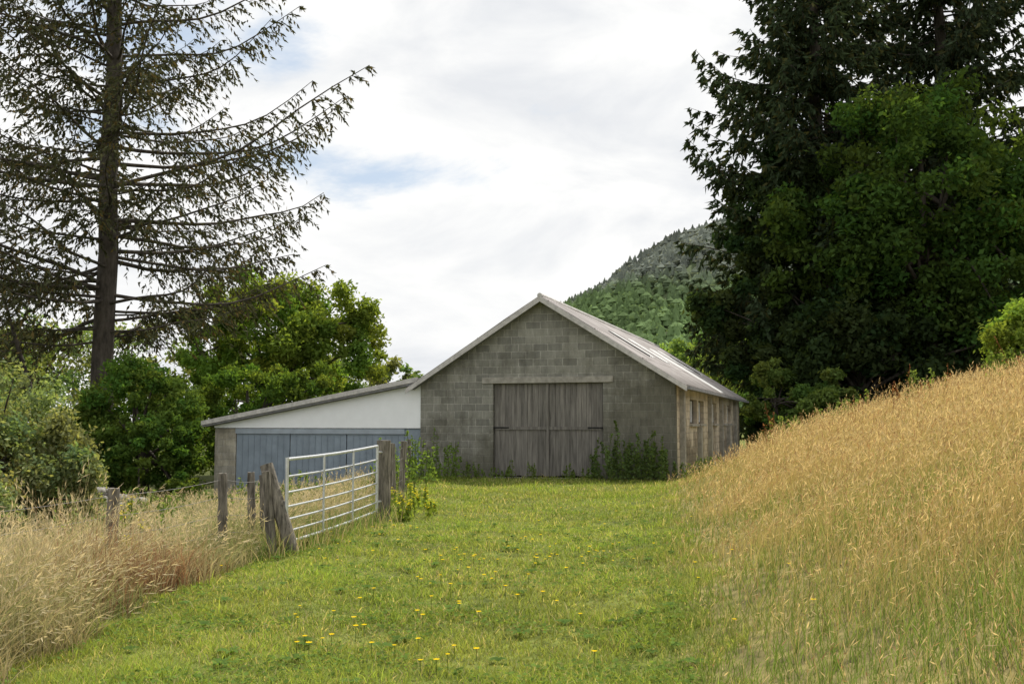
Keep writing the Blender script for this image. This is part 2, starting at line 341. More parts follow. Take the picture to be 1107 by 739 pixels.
def blockmat(name,c1,c2,mort,axis='x',bw=.44,bh=.215,stain=(.095,.09,.065),sfac=.68,s0=.47,s1=.65):
    m,nt,b=newmat(name); N=nt.nodes; L=nt.links
    tc=N.new('ShaderNodeTexCoord'); sp=N.new('ShaderNodeSeparateXYZ'); L.new(tc.outputs['Object'],sp.inputs[0])
    cb=N.new('ShaderNodeCombineXYZ'); L.new(sp.outputs['X' if axis=='x' else 'Y'],cb.inputs[0]); L.new(sp.outputs['Z'],cb.inputs[1])
    br=N.new('ShaderNodeTexBrick'); br.inputs['Scale'].default_value=1; br.inputs['Brick Width'].default_value=bw; br.inputs['Row Height'].default_value=bh
    br.inputs['Mortar Size'].default_value=.013; br.inputs['Mortar Smooth'].default_value=.3
    br.inputs['Color1'].default_value=(*c1,1); br.inputs['Color2'].default_value=(*c2,1); br.inputs['Mortar'].default_value=(*mort,1)
    nd=N.new('ShaderNodeTexNoise'); nd.inputs['Scale'].default_value=9; nd.inputs['Detail'].default_value=4
    L.new(tc.outputs['Object'],nd.inputs['Vector'])
    vm=N.new('ShaderNodeVectorMath'); vm.operation='MULTIPLY_ADD'; vm.inputs[1].default_value=(.03,.03,0)
    L.new(nd.outputs['Color'],vm.inputs[0]); L.new(cb.outputs[0],vm.inputs[2]); L.new(vm.outputs[0],br.inputs['Vector'])
    n1=N.new('ShaderNodeTexNoise'); n1.inputs['Scale'].default_value=.8; n1.inputs['Detail'].default_value=9; n1.inputs['Roughness'].default_value=.74
    L.new(tc.outputs['Object'],n1.inputs['Vector'])
    hz=N.new('ShaderNodeMapRange'); hz.inputs['From Min'].default_value=3.4; hz.inputs['From Max'].default_value=-.3; hz.inputs['To Min'].default_value=-.05; hz.inputs['To Max'].default_value=.14
    L.new(sp.outputs['Z'],hz.inputs[0])
    ad=N.new('ShaderNodeMath'); ad.operation='ADD'; L.new(n1.outputs['Fac'],ad.inputs[0]); L.new(hz.outputs[0],ad.inputs[1])
    hx_=N.new('ShaderNodeMapRange'); hx_.inputs['From Min'].default_value=5.4; hx_.inputs['From Max'].default_value=6.6; hx_.inputs['To Max'].default_value=.22 if axis=='x' else 0
    L.new(sp.outputs['X'],hx_.inputs[0])
    gz=N.new('ShaderNodeMapRange'); gz.inputs['From Min'].default_value=3.5; gz.inputs['From Max'].default_value=2.4
    L.new(sp.outputs['Z'],gz.inputs[0])
    ml=N.new('ShaderNodeMath'); ml.operation='MULTIPLY'; L.new(hx_.outputs[0],ml.inputs[0]); L.new(gz.outputs[0],ml.inputs[1])
    ad2=N.new('ShaderNodeMath'); ad2.operation='ADD'; L.new(ad.outputs[0],ad2.inputs[0]); L.new(ml.outputs[0],ad2.inputs[1])
    rr=N.new('ShaderNodeMapRange'); rr.inputs['From Min'].default_value=s0; rr.inputs['From Max'].default_value=s1; rr.inputs['To Max'].default_value=sfac
    L.new(ad2.outputs[0],rr.inputs[0])
    mx=N.new('ShaderNodeMix'); mx.data_type='RGBA'; L.new(rr.outputs[0],mx.inputs[0]); L.new(br.outputs['Color'],mx.inputs[6]); mx.inputs[7].default_value=(*stain,1)
    ms_=N.new('ShaderNodeMapping'); ms_.inputs['Scale'].default_value=(3,3,.8); L.new(tc.outputs['Object'],ms_.inputs[0])
    n2=N.new('ShaderNodeTexNoise'); n2.inputs['Scale'].default_value=1.6; n2.inputs['Detail'].default_value=8; n2.inputs['Roughness'].default_value=.75
    L.new(ms_.outputs[0],n2.inputs['Vector'])
    r2=N.new('ShaderNodeMapRange'); r2.inputs['From Min'].default_value=.32; r2.inputs['From Max'].default_value=.68; r2.inputs['To Min'].default_value=.65; r2.inputs['To Max'].default_value=1.28
    L.new(n2.outputs['Fac'],r2.inputs[0])
    mm=N.new('ShaderNodeVectorMath'); mm.operation='SCALE'; L.new(mx.outputs[2],mm.inputs[0]); L.new(r2.outputs[0],mm.inputs['Scale'])
    L.new(mm.outputs[0],b.inputs['Base Color']); b.inputs['Roughness'].default_value=.95; b.inputs['Specular IOR Level'].default_value=.15
    bp=N.new('ShaderNodeBump'); bp.inputs['Strength'].default_value=.8; bp.inputs['Distance'].default_value=.02; bp.invert=True
    L.new(br.outputs['Fac'],bp.inputs['Height']); L.new(bp.outputs[0],b.inputs['Normal'])
    return m
M_block=blockmat('concrete_block',(.285,.28,.245),(.185,.183,.163),(.375,.365,.325))
M_pier=blockmat('concrete_block_pier',(.50,.46,.38),(.36,.34,.30),(.50,.48,.43),stain=(.2,.18,.14))
M_side=blockmat('rendered_side',(.60,.52,.41),(.50,.43,.33),(.48,.42,.34),'y',stain=(.15,.12,.09),sfac=.8,s0=.52,s1=.64)
M_lint=plain('concrete_lintel',(.36,.34,.30),.9,.25,5)
M_white=plain('white_paint',(.88,.90,.93),.6,.03,3,bump=.02)
M_blue=plain('blue_grey_paint',(.25,.30,.36),.6,.14,2.5,bump=.05)
M_blue2=plain('blue_grey_trim',(.35,.40,.46),.6,.12,2.5,bump=.05)
M_dark=plain('dark_void',(.02,.02,.02),.9,.2,2)
M_glass=plain('window_glass',(.05,.06,.07),.15,.2,2,bump=0)
M_barge=plain('barge_board',(.54,.52,.50),.7,.2,6)
M_felt=plain('roof_edge',(.24,.24,.25),.8,.25,5)
M_door=plain('grey_door_planks',(.22,.205,.185),.9,.35,3.5,bump=.3,stretch=(4,4,.35))
M_door2=plain('grey_door_planks_b',(.195,.182,.165),.9,.35,3.5,bump=.3,stretch=(4,4,.35))
m,nt,b=newmat('fibre_cement_roof'); N=nt.nodes; L=nt.links
tc=N.new('ShaderNodeTexCoord'); n1=N.new('ShaderNodeTexNoise'); n1.inputs['Scale'].default_value=1.1; n1.inputs['Detail'].default_value=9; n1.inputs['Roughness'].default_value=.7
L.new(tc.outputs['Object'],n1.inputs['Vector'])
rp=N.new('ShaderNodeValToRGB'); rp.color_ramp.elements[0].position=.33; rp.color_ramp.elements[1].position=.66
rp.color_ramp.elements[0].color=(.22,.20,.19,1); rp.color_ramp.elements[1].color=(.37,.345,.335,1)
L.new(n1.outputs['Fac'],rp.inputs[0])
sp=N.new('ShaderNodeSeparateXYZ'); L.new(tc.outputs['Object'],sp.inputs[0])
cb=N.new('ShaderNodeCombineXYZ'); L.new(sp.outputs['Y'],cb.inputs[0]); L.new(sp.outputs['X'],cb.inputs[1])
br=N.new('ShaderNodeTexBrick'); br.offset=0; br.inputs['Scale'].default_value=1; br.inputs['Brick Width'].default_value=1.05; br.inputs['Row Height'].default_value=1.35
br.inputs['Mortar Size'].default_value=.02; br.inputs['Color1'].default_value=(.82,.82,.82,1); br.inputs['Color2'].default_value=(1.15,1.15,1.15,1); br.inputs['Mortar'].default_value=(.45,.42,.4,1)
L.new(cb.outputs[0],br.inputs['Vector'])
mx=N.new('ShaderNodeMix'); mx.data_type='RGBA'; mx.blend_type='MULTIPLY'; mx.inputs[0].default_value=1
L.new(rp.outputs[0],mx.inputs[6]); L.new(br.outputs['Color'],mx.inputs[7]); L.new(mx.outputs[2],b.inputs['Base Color'])
b.inputs['Roughness'].default_value=.85; b.inputs['Specular IOR Level'].default_value=.2; M_roof=m
M_rl=plain('rooflight_sheet',(.58,.58,.57),.4,.1,4,bump=.02)

RZ=-math.radians(17.7)
barn=frame('block_barn',(-2.73,29.8,0),RZ)
W=7.6; AP=5.12; EV=2.72; Ln=20.0; sl=(AP-EV)/3.8
prism('gable_wall',[(0,-.8),(0,EV),(3.8,AP),(W,EV),(W,-.8),(5.56,-.8),(5.56,2.72),(2.28,2.72),(2.28,-.8)],0,.22,M_block,barn)
prism('rear_gable_wall',[(0,-.8),(0,EV),(3.8,AP),(W,EV),(W,-.8)],Ln-.22,Ln,M_block,barn)
box('side_wall_left',0,.22,.22,Ln-.22,-.8,EV-.02,M_side,barn)
box('side_wall_base',W-.22,W,.22,Ln-.22,-.8,1.55,M_side,barn)
box('side_wall_top',W-.22,W,.22,Ln-.22,2.30,EV-.02,M_side,barn)
ops=[(2.9,4.6),(5.0,6.4),(9.0,10.4),(12.4,13.8),(14.4,15.8)]
ed=[.22]+[v for o in ops for v in o]+[Ln-.22]
for i in range(0,len(ed),2):
    box('side_wall_pier_%d'%(i//2),W-.22,W,ed[i],ed[i+1],1.55,2.30,M_side,barn)
for i,(a_,b_) in enumerate(ops):
    box('window_pane_%d'%i,W-.14,W-.12,a_,b_,1.55,2.30,M_glass,barn)
    mid=(a_+b_)/2
    box('window_mullion_%d'%i,W-.118,W-.06,mid-.03,mid+.03,1.6,2.25,M_white,barn)
    box('window_sill_%d'%i,W+.002,W+.08,a_-.05,b_+.05,1.47,1.54,M_lint,barn)
for i,y_ in enumerate((.9,4.8,7.7,11.4,14.1,17.2)):
    box('buttress_%d'%i,W+.003,W+.13,y_-.16,y_+.16,-.8,2.5 if i in (0,2,3,5) else 1.45,M_lint,barn)
box('lintel',1.95,5.85,-.035,.10,2.723,2.90,M_lint,barn,.008)
box('door_threshold',2.3,5.54,-.05,.2,-.3,.02,M_lint,barn)
x=2.30; i=0
while x<5.54:
    w_=R.uniform(.13,.19); x1=min(x+w_,5.54)
    off=R.uniform(-.006,.006)
    z0_=.04+R.uniform(0,.05)
    box('door_plank_%d'%i,x,x1-.006,.10+off,.135+off,z0_,2.715,M_door if R.random()<.5 else M_door2,barn)
    x=x1; i+=1
box('door_back',2.29,5.55,.15,.17,-.3,2.718,M_dark,barn)
for z_ in (1.38,):
    box('door_rail_%d'%int(z_*10),2.34,3.87,.066,.092,z_,z_+.09,M_door2,barn)
    box('door_rail_r_%d'%int(z_*10),3.96,5.5,.066,.092,z_,z_+.09,M_door2,barn)
box('door_meeting_stile',3.88,3.95,.055,.091,.05,2.70,M_door,barn)
box('door_hinge_l',2.28,2.75,.055,.064,1.42,1.46,M_dark,barn); box('door_hinge_r',5.1,5.55,.055,.064,1.42,1.46,M_dark,barn)
def sheet(name,side,y0,y1,mat,lift=0.0):
    g=Acc(); yy=np.arange(y0,y1+.001,.035); w=.026*np.sin(yy*2*math.pi/.28)
    x0=3.8; x1=3.8+side*(3.8+.34)
    rows=[]
    nseg=4
    for k in range(nseg+1):
        f=k/nseg; xx=x0+(x1-x0)*f; zz=AP+.10-sl*abs(xx-3.8)
        rows.append(np.stack([np.full_like(yy,xx),yy,zz+w+lift+.015*wob(yy,yy*0+k,1.1)],-1))
    V=np.stack(rows); n_=len(yy); idx=np.arange(V.shape[0]*n_).reshape(V.shape[0],n_)
    F=np.stack([idx[:-1,:-1],idx[1:,:-1],idx[1:,1:],idx[:-1,1:]],-1).reshape(-1,4)
    g.add(V.reshape(-1,3),F,np.array([.4,.4,.4])); 
    o=g.build(name,[mat],smooth=True,parent=barn)
    s=o.modifiers.new('s','SOLIDIFY'); s.thickness=.012
sheet('roof_left',-1,-.30,Ln+.3,M_roof); sheet('roof_right',1,-.30,Ln+.3,M_roof)
def rlight(y0,y1,f0,f1,nm):
    g=Acc(); yy=np.arange(y0,y1,.035); w=.026*np.sin(yy*2*math.pi/.28)
    rows=[]
    for f in (f0,f1):
        xx=3.8+4.14*f; rows.append(np.stack([np.full_like(yy,xx),yy,AP+.10-sl*(xx-3.8)+w+.035],-1))
    V=np.stack(rows); n_=len(yy); idx=np.arange(2*n_).reshape(2,n_)
    F=np.stack([idx[:-1,:-1],idx[1:,:-1],idx[1:,1:],idx[:-1,1:]],-1).reshape(-1,4)
    g.add(V.reshape(-1,3),F,np.array([.4,.4,.4])); g.build(nm,[M_rl],smooth=True,parent=barn)
for i,(a_,f0,f1) in enumerate(((3.15,.3,.62),(6.3,.3,.62),(9.45,.35,.98),(12.6,.3,.62),(15.75,.3,.62))):
    rlight(a_,a_+1.0,f0,f1,'rooflight_%d'%i)
g=Acc(); g.tube(np.array([[3.8,-.33,AP+.10],[3.8,Ln+.33,AP+.10]]),.075,np.array([.4,.4,.4]),0,10); g.build('ridge_cap',[M_barge],True,barn)
for s_ in (-1,1):
    xe=3.8+s_*4.16
    ze=AP+.075-sl*4.16
    prism('barge_board_%s'%('l' if s_<0 else 'r'),[(3.8+s_*.001,AP+.085),(xe,ze+.01),(xe,ze-.13),(3.8+s_*.001,AP-.075)],-.335,-.305,M_barge,barn)
    prism('verge_soffit_%s'%('l' if s_<0 else 'r'),[(3.8+s_*.02,AP-.0),(3.8+s_*4.0,AP-sl*4.0),(3.8+s_*4.0,AP-sl*4.0-.03),(3.8+s_*.02,AP-.03)],-.303,-.002,M_felt,barn)
box('gutter_right',3.8+4.14,3.8+4.24,-.28,Ln+.28,EV-.23,EV-.15,M_felt,barn)

# lean-to garage
gar=frame('lean_to_garage',(-2.73,29.8,0),RZ)
def rz_(x): return 2.80+x*(1.27/7.3)
prism('white_fascia_panel',[(-7.15,1.42),(-.012,1.42),(-.012,rz_(-.012)-.07),(-7.15,rz_(-7.15)-.07)],.03,.07,M_white,gar)
prism('roof_slab',[(-7.45,rz_(-7.45)-.06),(-.03,rz_(-.03)-.06),(-.03,rz_(-.03)+.12),(-7.45,rz_(-7.45)+.12)],-.20,9.0,M_felt,gar)
prism('roof_edge_strip',[(-7.47,rz_(-7.47)+.0),(-.02,rz_(-.02)+.0),(-.02,rz_(-.02)+.14),(-7.47,rz_(-7.47)+.14)],-.235,-.203,M_barge,gar)
box('end_pier',-7.15,-6.38,.08,.30,-1.4,1.40,M_pier,gar)
box('right_pier',-.54,-.012,.08,.30,-1.4,1.40,M_blue,gar)
box('door_header',-6.38,-.54,.05,.16,1.24,1.40,M_blue2,gar)
for i,(a_,b_) in enumerate(((-6.36,-4.46),(-4.43,-2.5),(-2.47,-.56))):
    box('door_leaf_%d'%i,a_,b_,.10,.14,-1.0,1.235,M_blue,gar,.004)
    n_=9
    for j in range(1,n_):
        xx=a_+(b_-a_)*j/n_; box('door_rib_%d_%d'%(i,j),xx-.012,xx+.012,.085,.098,-.95,1.2,M_blue,gar)
box('outer_wall',-7.15,-6.95,.30,8.8,-1.4,rz_(-7.0)-.08,M_side,gar)
box('rear_wall',-6.95,-.012,8.6,8.8,-1.4,1.5,M_side,gar)

# ------------------------------------------------------------------ gate & fence
def H0(x,y): return float(height(x,y))
g=Acc()
A=np.array([-2.86,12.75]); B=np.array([-2.20,16.35]); zA=.08; zB=.16
def gp(f,z): 
    p=A+(B-A)*f; return np.array([p[0],p[1],zA+(zB-zA)*f+z-.02*math.sin(f*math.pi)])
col=np.array([.6,.6,.6])
for z_ in (0,.14,.29,.45,.63,.83,1.05):
    g.tube(np.stack([gp(f,z_) for f in (0,.25,.5,.75,1)]),.021 if z_ in (0,1.05) else .014,col,0,8)
for f in (0,1): g.tube(np.stack([gp(f,-.02),gp(f,1.07)]),.024,col,0,8)
for f in (.33,.66): g.tube(np.stack([gp(f,0)+[.03,0,0],gp(f,1.05)+[.03,0,0]]),.016,col,0,8)
g.tube(np.stack([gp(1,.95),gp(1,.95)+[.07,.12,0]]),.02,col,0,6); g.tube(np.stack([gp(1,.15),gp(1,.15)+[.07,.12,0]]),.02,col,0,6)
g.build('metal_field_gate',[M_galv],smooth=True)

fence=frame('post_and_wire_fence',(0,0,0),0)
def post(name,x,y,top,r,dx=0,dy=0,bot=None,sides=12):
    g=Acc(); zb=(H0(x,y)-.3) if bot is None else bot
    t=np.linspace(0,1,12)
    P=np.stack([x+dx*t,y+dy*t,zb+(top-zb)*t],-1)
    g.tube(P,r*(1+.05*np.sin(t*9+x)+.03*np.sin(t*23+y)),np.array([.2,.2,.2]),0,sides)
    for q in g.V: q+=np.sin(q[:,2:3]*31+q[:,:1]*90)*.004
    g.build(name,[M_wood],parent=fence)
post('gate_post',-2.12,16.55,1.30,.115)
post('fence_post_1',-4.38,11,.88,.065,.02)
post('fence_post_2',-3.72,13,.94,.06,-.03)
post('fence_post_3',-3.62,14.1,.90,.055,-.05)
post('fence_post_4',-3.36,13.8,.88,.06,-.06)
post('gate_shutting_post',-2.98,12.7,.98,.06,-.14)
post('strut_post',-2.66,12.7,1.06,.085,-.48,.1)
post('fence_post_5',-5.1,8.6,.86,.055,.0)
post('fence_post_6',-2.25,18.2,1.22,.06,.03)
post('fence_post_7',-2.3,19.6,1.18,.05,-.04)
post('fence_post_8',-2.35,21.2,1.20,.06,.05)
post('fence_post_9',-2.55,23.8,1.15,.055,.0)
post('fence_post_10',-2.75,26.6,1.15,.055,.02)
def wires(name,pts):
    g=Acc(); pts=np.array(pts,float)
    for k in (.08,.3,.52,.74):
        for i in range(len(pts)-1):
            t=np.linspace(0,1,6)[:,None]; P=pts[i]+(pts[i+1]-pts[i])*t; P[:,2]-=k+.03*np.sin(t[:,0]*math.pi)
            g.tube(P,.003,np.array([.3,.3,.3]),0,4)
    g.build(name,[M_wire],parent=fence)
wires('wire_near',[(-5.1,8.6,.86),(-4.36,11,.88),(-3.74,13,.94),(-3.42,13.8,.88),(-3.1,12.75,.95)])
wires('wire_far',[(-2.12,16.55,1.25),(-2.22,18.2,1.2),(-2.33,19.6,1.15),(-2.3,21.2,1.15),(-2.55,23.8,1.1),(-2.74,26.6,1.1),(-2.75,29.5,1.1)])

# ------------------------------------------------------------------ grass
def place(n,x0,x1,y0,y1,fall=1.2,ref=7):
    x=R.uniform(x0,x1,n); y=R.uniform(y0,y1,n)
    k=R.random(n)<np.minimum(1,(ref/np.maximum(y,1))**fall); return x[k],y[k]
def blades(g,x,y,hh,w,lean,col,colt=None,curve=.5,K=3,m=0,z=None,wind=0.0):
    n=len(x); 
    if n==0: return None
    z=height(x,y) if z is None else z
    az=R.uniform(0,2*math.pi,n); d=np.stack([np.cos(az)+wind,np.sin(az)-wind*.3,np.zeros(n)],-1)
    wd=R.uniform(0,2*math.pi,n); wv=np.stack([np.cos(wd),np.sin(wd),np.zeros(n)],-1)
    s=np.linspace(0,1,K)[None,:,None]
    hh=np.asarray(hh)[:,None,None]; ln=np.asarray(lean)[:,None,None]
    P=np.stack([x,y,z-.01],-1)[:,None,:]+np.array([0,0,1.])*hh*(s-.12*s*s*curve-.25*ln*s*s*s)+d[:,None,:]*hh*ln*(s*.4+s*s*curve)
    W_=wv[:,None,:]*np.asarray(w)[:,None,None]*(1.02-s**1.5)
    C=np.repeat(col[:,None,:],K,axis=1)
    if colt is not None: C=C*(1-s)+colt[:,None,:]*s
    g.ribbons(P,W_,C,m)
    return P[:,-1,:],unit(P[:,-1,:]-P[:,-2,:])

# lawn
g=Acc()
x,y=place(800000,-3.9,5.8,4.5,29.5,1.9,7.5)
edge=.18*wob(x,y,3)+.1*wob(x,y,9,1)
k=(x<xr(y)+edge+.25)&(x>xl(y)+edge-.25); x=x[k]; y=y[k]; n=len(x)
big=wob(x,y,.8,3); sm=wob(x,y,3.5,5)
c=np.array([.21,.285,.065])*(1+.24*big+.22*sm)[:,None]
yel=np.clip(.5+.8*wob(x,y,1.5,8)+R.normal(0,.35,n),0,1)[:,None]
c=c*(1-yel*.5)+np.array([.34,.345,.11])*yel*.5
dry=(R.random(n)<.12+.20*np.clip(wob(x,y,1.1,9),0,1))[:,None]; c=np.where(dry,np.array([.48,.42,.23]),c)*R.uniform(.6,1.4,(n,1))
sc=(np.maximum(y,6)/7)**.75
hh=R.uniform(.03,.085,n)*(1+.6*np.clip(sm,-.6,1))*np.where(y>20,1.3,1)
tuft=(R.random(n)<.04); hh=np.where(tuft,hh*2.0,hh)
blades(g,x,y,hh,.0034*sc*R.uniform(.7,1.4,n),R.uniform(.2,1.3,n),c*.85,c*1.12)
x,y=place(60000,-3.4,4,4.5,20,1.6,7); k=(x<xr(y))&(x>xl(y))&(wob(x,y,2.2,11)>.05); x=x[k]; y=y[k]; n=len(x)
p=np.stack([x,y,height(x,y)+R.uniform(.02,.07,n)],-1); nr=unit(rdir(n)*.5+np.array([0,0,1.])); a_=unit(np.cross(nr,rdir(n))); b_=np.cross(nr,a_); s=R.uniform(.008,.020,(n,1))
g.quads(np.stack([p-a_*s,p-b_*s,p+a_*s,p+b_*s],1),np.array([.14,.215,.05])*R.uniform(.6,1.4,(n,1)))
for i in range(150):
    cx=R.uniform(-3,2.6); cy=R.uniform(5.5,16)
    if not (xl(cy)<cx<xr(cy)): continue
    nl_=9; az=R.uniform(0,6.28,nl_); L0=R.uniform(.05,.11); z0=H0(cx,cy)
    s=np.linspace(0,1,4)[None,:,None]; d=np.stack([np.cos(az),np.sin(az),np.zeros(nl_)],-1)
    P=np.array([cx,cy,z0+.02])+d[:,None,:]*L0*s+np.array([0,0,1.])*L0*(.9*s-.7*s*s)
    wv=np.stack([-np.sin(az),np.cos(az),np.zeros(nl_)],-1)[:,None,:]*.018*np.sin(np.pi*(.1+.87*s))
    g.ribbons(P,wv,np.tile(np.array([.11,.18,.045])*R.uniform(.8,1.3),(nl_,1)))
g.build('lawn_grass',[M_grass])
# dandelion flowers
g=Acc()
fx=[];fy=[]
for cx,cy,nn_,sp_ in ((-.6,7.6,14,.5),(.3,11.5,34,.6),(-.5,9.8,14,.5),(-1.2,7.2,9,.4),(.4,9,10,1),(-.1,14,18,1.3),(-1.8,12,9,.8),(1,8,9,.8),(.5,16,14,1.2)):
    fx+=list(R.normal(cx,sp_,nn_)); fy+=list(R.normal(cy,sp_*1.3,nn_))
fx=np.array(fx); fy=np.array(fy); fz=height(fx,fy)+R.uniform(.08,.14,len(fx))
for i in range(len(fx)):
    r0=R.uniform(.014,.026)
    for j in range(7):
        a0=j*math.pi/3.5; r=r0
        p=np.array([fx[i],fy[i],fz[i]]); d=np.array([math.cos(a0),math.sin(a0),.25]); q=np.array([-d[1],d[0],0])
        g.quads(np.array([[p,p+d*r*.6-q*r*.5,p+d*r,p+d*r*.6+q*r*.5]]),np.array([.85,.66,.03]))
    g.tube(np.array([[fx[i],fy[i],fz[i]-.13],[fx[i],fy[i],fz[i]]]),.002,np.array([.12,.18,.05]),0,4)
g.build('dandelion_flowers',[M_grass])

def barnclear(x,y):
    lxx=(x+2.73)*math.cos(-RZ)-(y-29.8)*math.sin(-RZ); lyy=(x+2.73)*math.sin(-RZ)+(y-29.8)*math.cos(-RZ)
    return lxx,lyy
# hay on the right slope
g=Acc()
x,y=place(430000,.8,24,2.3,33,1.25,7)
edge=.35*wob(x,y,2.3)+.2*wob(x,y,7,1)
lxx,lyy=barnclear(x,y)
k=(x>xr(y)+edge)&(x<y*.62+2.5)&~((lxx<8.1)&(lyy>-.4))
thin=np.clip((x-xr(y))/2.0,.10,1)*(.45+.55*np.clip(wob(x,y,1.3,4)+.5,0,1))*np.interp(y,[3,8,13],[.45,.7,1])
k&=R.random(len(x))<thin
x=x[k];y=y[k]; n=len(x); D=np.hypot(x,y); sc=(np.maximum(D,5)/7)**.6
e=np.clip((x-xr(y))/2.2,0,1)
hh=R.uniform(.34,.70,n)*(.55+.45*e)*(1+.2*wob(x,y,1.1,2)+.12*wob(x,y,3.1,5))*np.interp(y,[3,8],[.85,1])
hh=np.where(R.random(n)<.02,hh*1.35,hh)
gold=np.array([.58,.435,.20])*R.uniform(.7,1.3,(n,1))*(1+.16*wob(x,y,.9,6))[:,None]
gmix=np.clip(.3+.5*wob(x,y,.7,9)+R.normal(0,.2,n),0,.8)[:,None]
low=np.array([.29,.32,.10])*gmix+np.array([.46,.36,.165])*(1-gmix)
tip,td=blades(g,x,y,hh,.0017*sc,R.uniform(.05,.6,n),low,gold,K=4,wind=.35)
for q in range(4):
    sel=R.random(n)<(.95 if q==0 else .62)
    tp=tip[sel]; t2=td[sel]; n2=len(tp); s2=sc[sel]
    L_=(R.uniform(.022,.055,n2)*np.minimum(1.5,s2)*(1.5 if q==0 else 1))[:,None]
    dd=unit(t2+rdir(n2)*(.3 if q==0 else .9)+np.array([.1,0,-.1])); sv=unit(np.cross(dd,rdir(n2)))*(.0028*s2*R.uniform(.6,1.5,n2))[:,None]
    hc=np.where(R.random((n2,1))<.34,np.array([.38,.24,.12]),np.array([.67,.525,.28]))*R.uniform(.7,1.2,(n2,1))
    p=tp-t2*(.025*q)
    g.quads(np.stack([p,p+dd*L_*.45-sv,p+dd*L_,p+dd*L_*.45+sv],1),hc)
x,y=place(480000,.6,24,2.3,33,1.35,7); lxx,lyy=barnclear(x,y)
k=(x>xr(y)+.3*wob(x,y,3)-.3)&(x<y*.62+2.5)&~((lxx<8.0)&(lyy>-.3)); x=x[k];y=y[k];n=len(x); D=np.hypot(x,y); sc=(np.maximum(D,5)/7)**.6
gr=(np.clip(.50+.55*wob(x,y,1.0,4)+.5*np.clip((8.5-D)/5,0,1)-.30*np.clip((D-11)/8,0,1)+.5*np.clip(1-(x-xr(y))/1.0,0,1)+R.normal(0,.25,n),0,1))[:,None]
c=np.array([.19,.27,.06])*gr+np.array([.50,.39,.175])*(1-gr); c*=R.uniform(.65,1.3,(n,1))
e=np.clip((x-xr(y)+.2)/1.6,0,1)
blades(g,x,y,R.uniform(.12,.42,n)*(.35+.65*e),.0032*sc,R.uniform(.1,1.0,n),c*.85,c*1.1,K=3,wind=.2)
g.build('hay_meadow_grass',[M_straw])

# rough grass on the left
g=Acc()
x,y=place(430000,-16,-2.3,3.0,29,1.2,7); edge=.3*wob(x,y,2.7,3)+.15*wob(x,y,8,3)
lxx,lyy=barnclear(x,y)
k=(x<xl(y)+edge-.05)&(x>-.62*y-2)&~((lyy>-.2)&(lxx>-7.4)); k&=~((x>-3.1)&(y>13.2)&(R.random(len(x))<.35))
x=x[k];y=y[k];n=len(x); D=np.hypot(x,y); sc=(np.maximum(D,5)/7)**.6
off=np.clip((xl(y)-x)/.9,0,1)
tall=np.interp(y,[4,9,11,14,18,29],[1.35,1.3,.94,.82,.75,.6])*(1+.32*wob(x,y,1.2,7)+.2*wob(x,y,3.3,2))
hh=R.uniform(.40,1.0,n)*tall*(.35+.65*off)
mixg=np.clip(.50+.8*wob(x,y,.9,2)+R.normal(0,.25,n),0,1)[:,None]
c=np.array([.50,.42,.26])*(1-mixg)+np.array([.20,.27,.085])*mixg; 
red=(np.exp(-((x+3.6)/.5)**2-((y-9.8)/1.3)**2)*.8>R.random(n))[:,None]; c=np.where(red,np.array([.30,.18,.11]),c)
c*=R.uniform(.6,1.35,(n,1))
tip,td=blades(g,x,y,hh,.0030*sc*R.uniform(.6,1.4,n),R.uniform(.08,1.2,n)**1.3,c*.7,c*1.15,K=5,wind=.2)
sel=(hh>.5)&(R.random(n)<.45)&(~red[:,0])
for q in range(3):
    tp=tip[sel]-td[sel]*.03*q; t2=td[sel]; n2=len(tp)
    L_=(R.uniform(.04,.09,n2))[:,None]; dd=unit(t2+rdir(n2)*(.2+.3*q)); sv=unit(np.cross(dd,rdir(n2)))*(.0038*sc[sel])[:,None]
    g.quads(np.stack([tp,tp+dd*L_*.4-sv,tp+dd*L_,tp+dd*L_*.4+sv],1),np.array([.58,.49,.32])*R.uniform(.7,1.25,(n2,1)))
tf=((-2.95,12.8),(-2.7,13.6),(-2.55,14.6),(-2.4,15.5),(-2.2,16.4),(-3.4,13.8),(-3.7,13),(-4.35,11),(-2.3,18.2),(-2.4,20))
cx=np.concatenate([np.full(260,v[0]) for v in tf]); cy=np.concatenate([np.full(260,v[1]) for v in tf])
x=cx+R.normal(0,.2,len(cx)); y=cy+R.normal(0,.35,len(cx)); n=len(x); mg=R.random((n,1))<.6
blades(g,x,y,R.uniform(.15,.5,n),np.full(n,.005),R.uniform(.1,.9,n),np.where(mg,np.array([.19,.27,.07]),np.array([.46,.39,.22]))*R.uniform(.7,1.3,(n,1)),K=4)
g.build('rough_dry_grass',[M_straw])

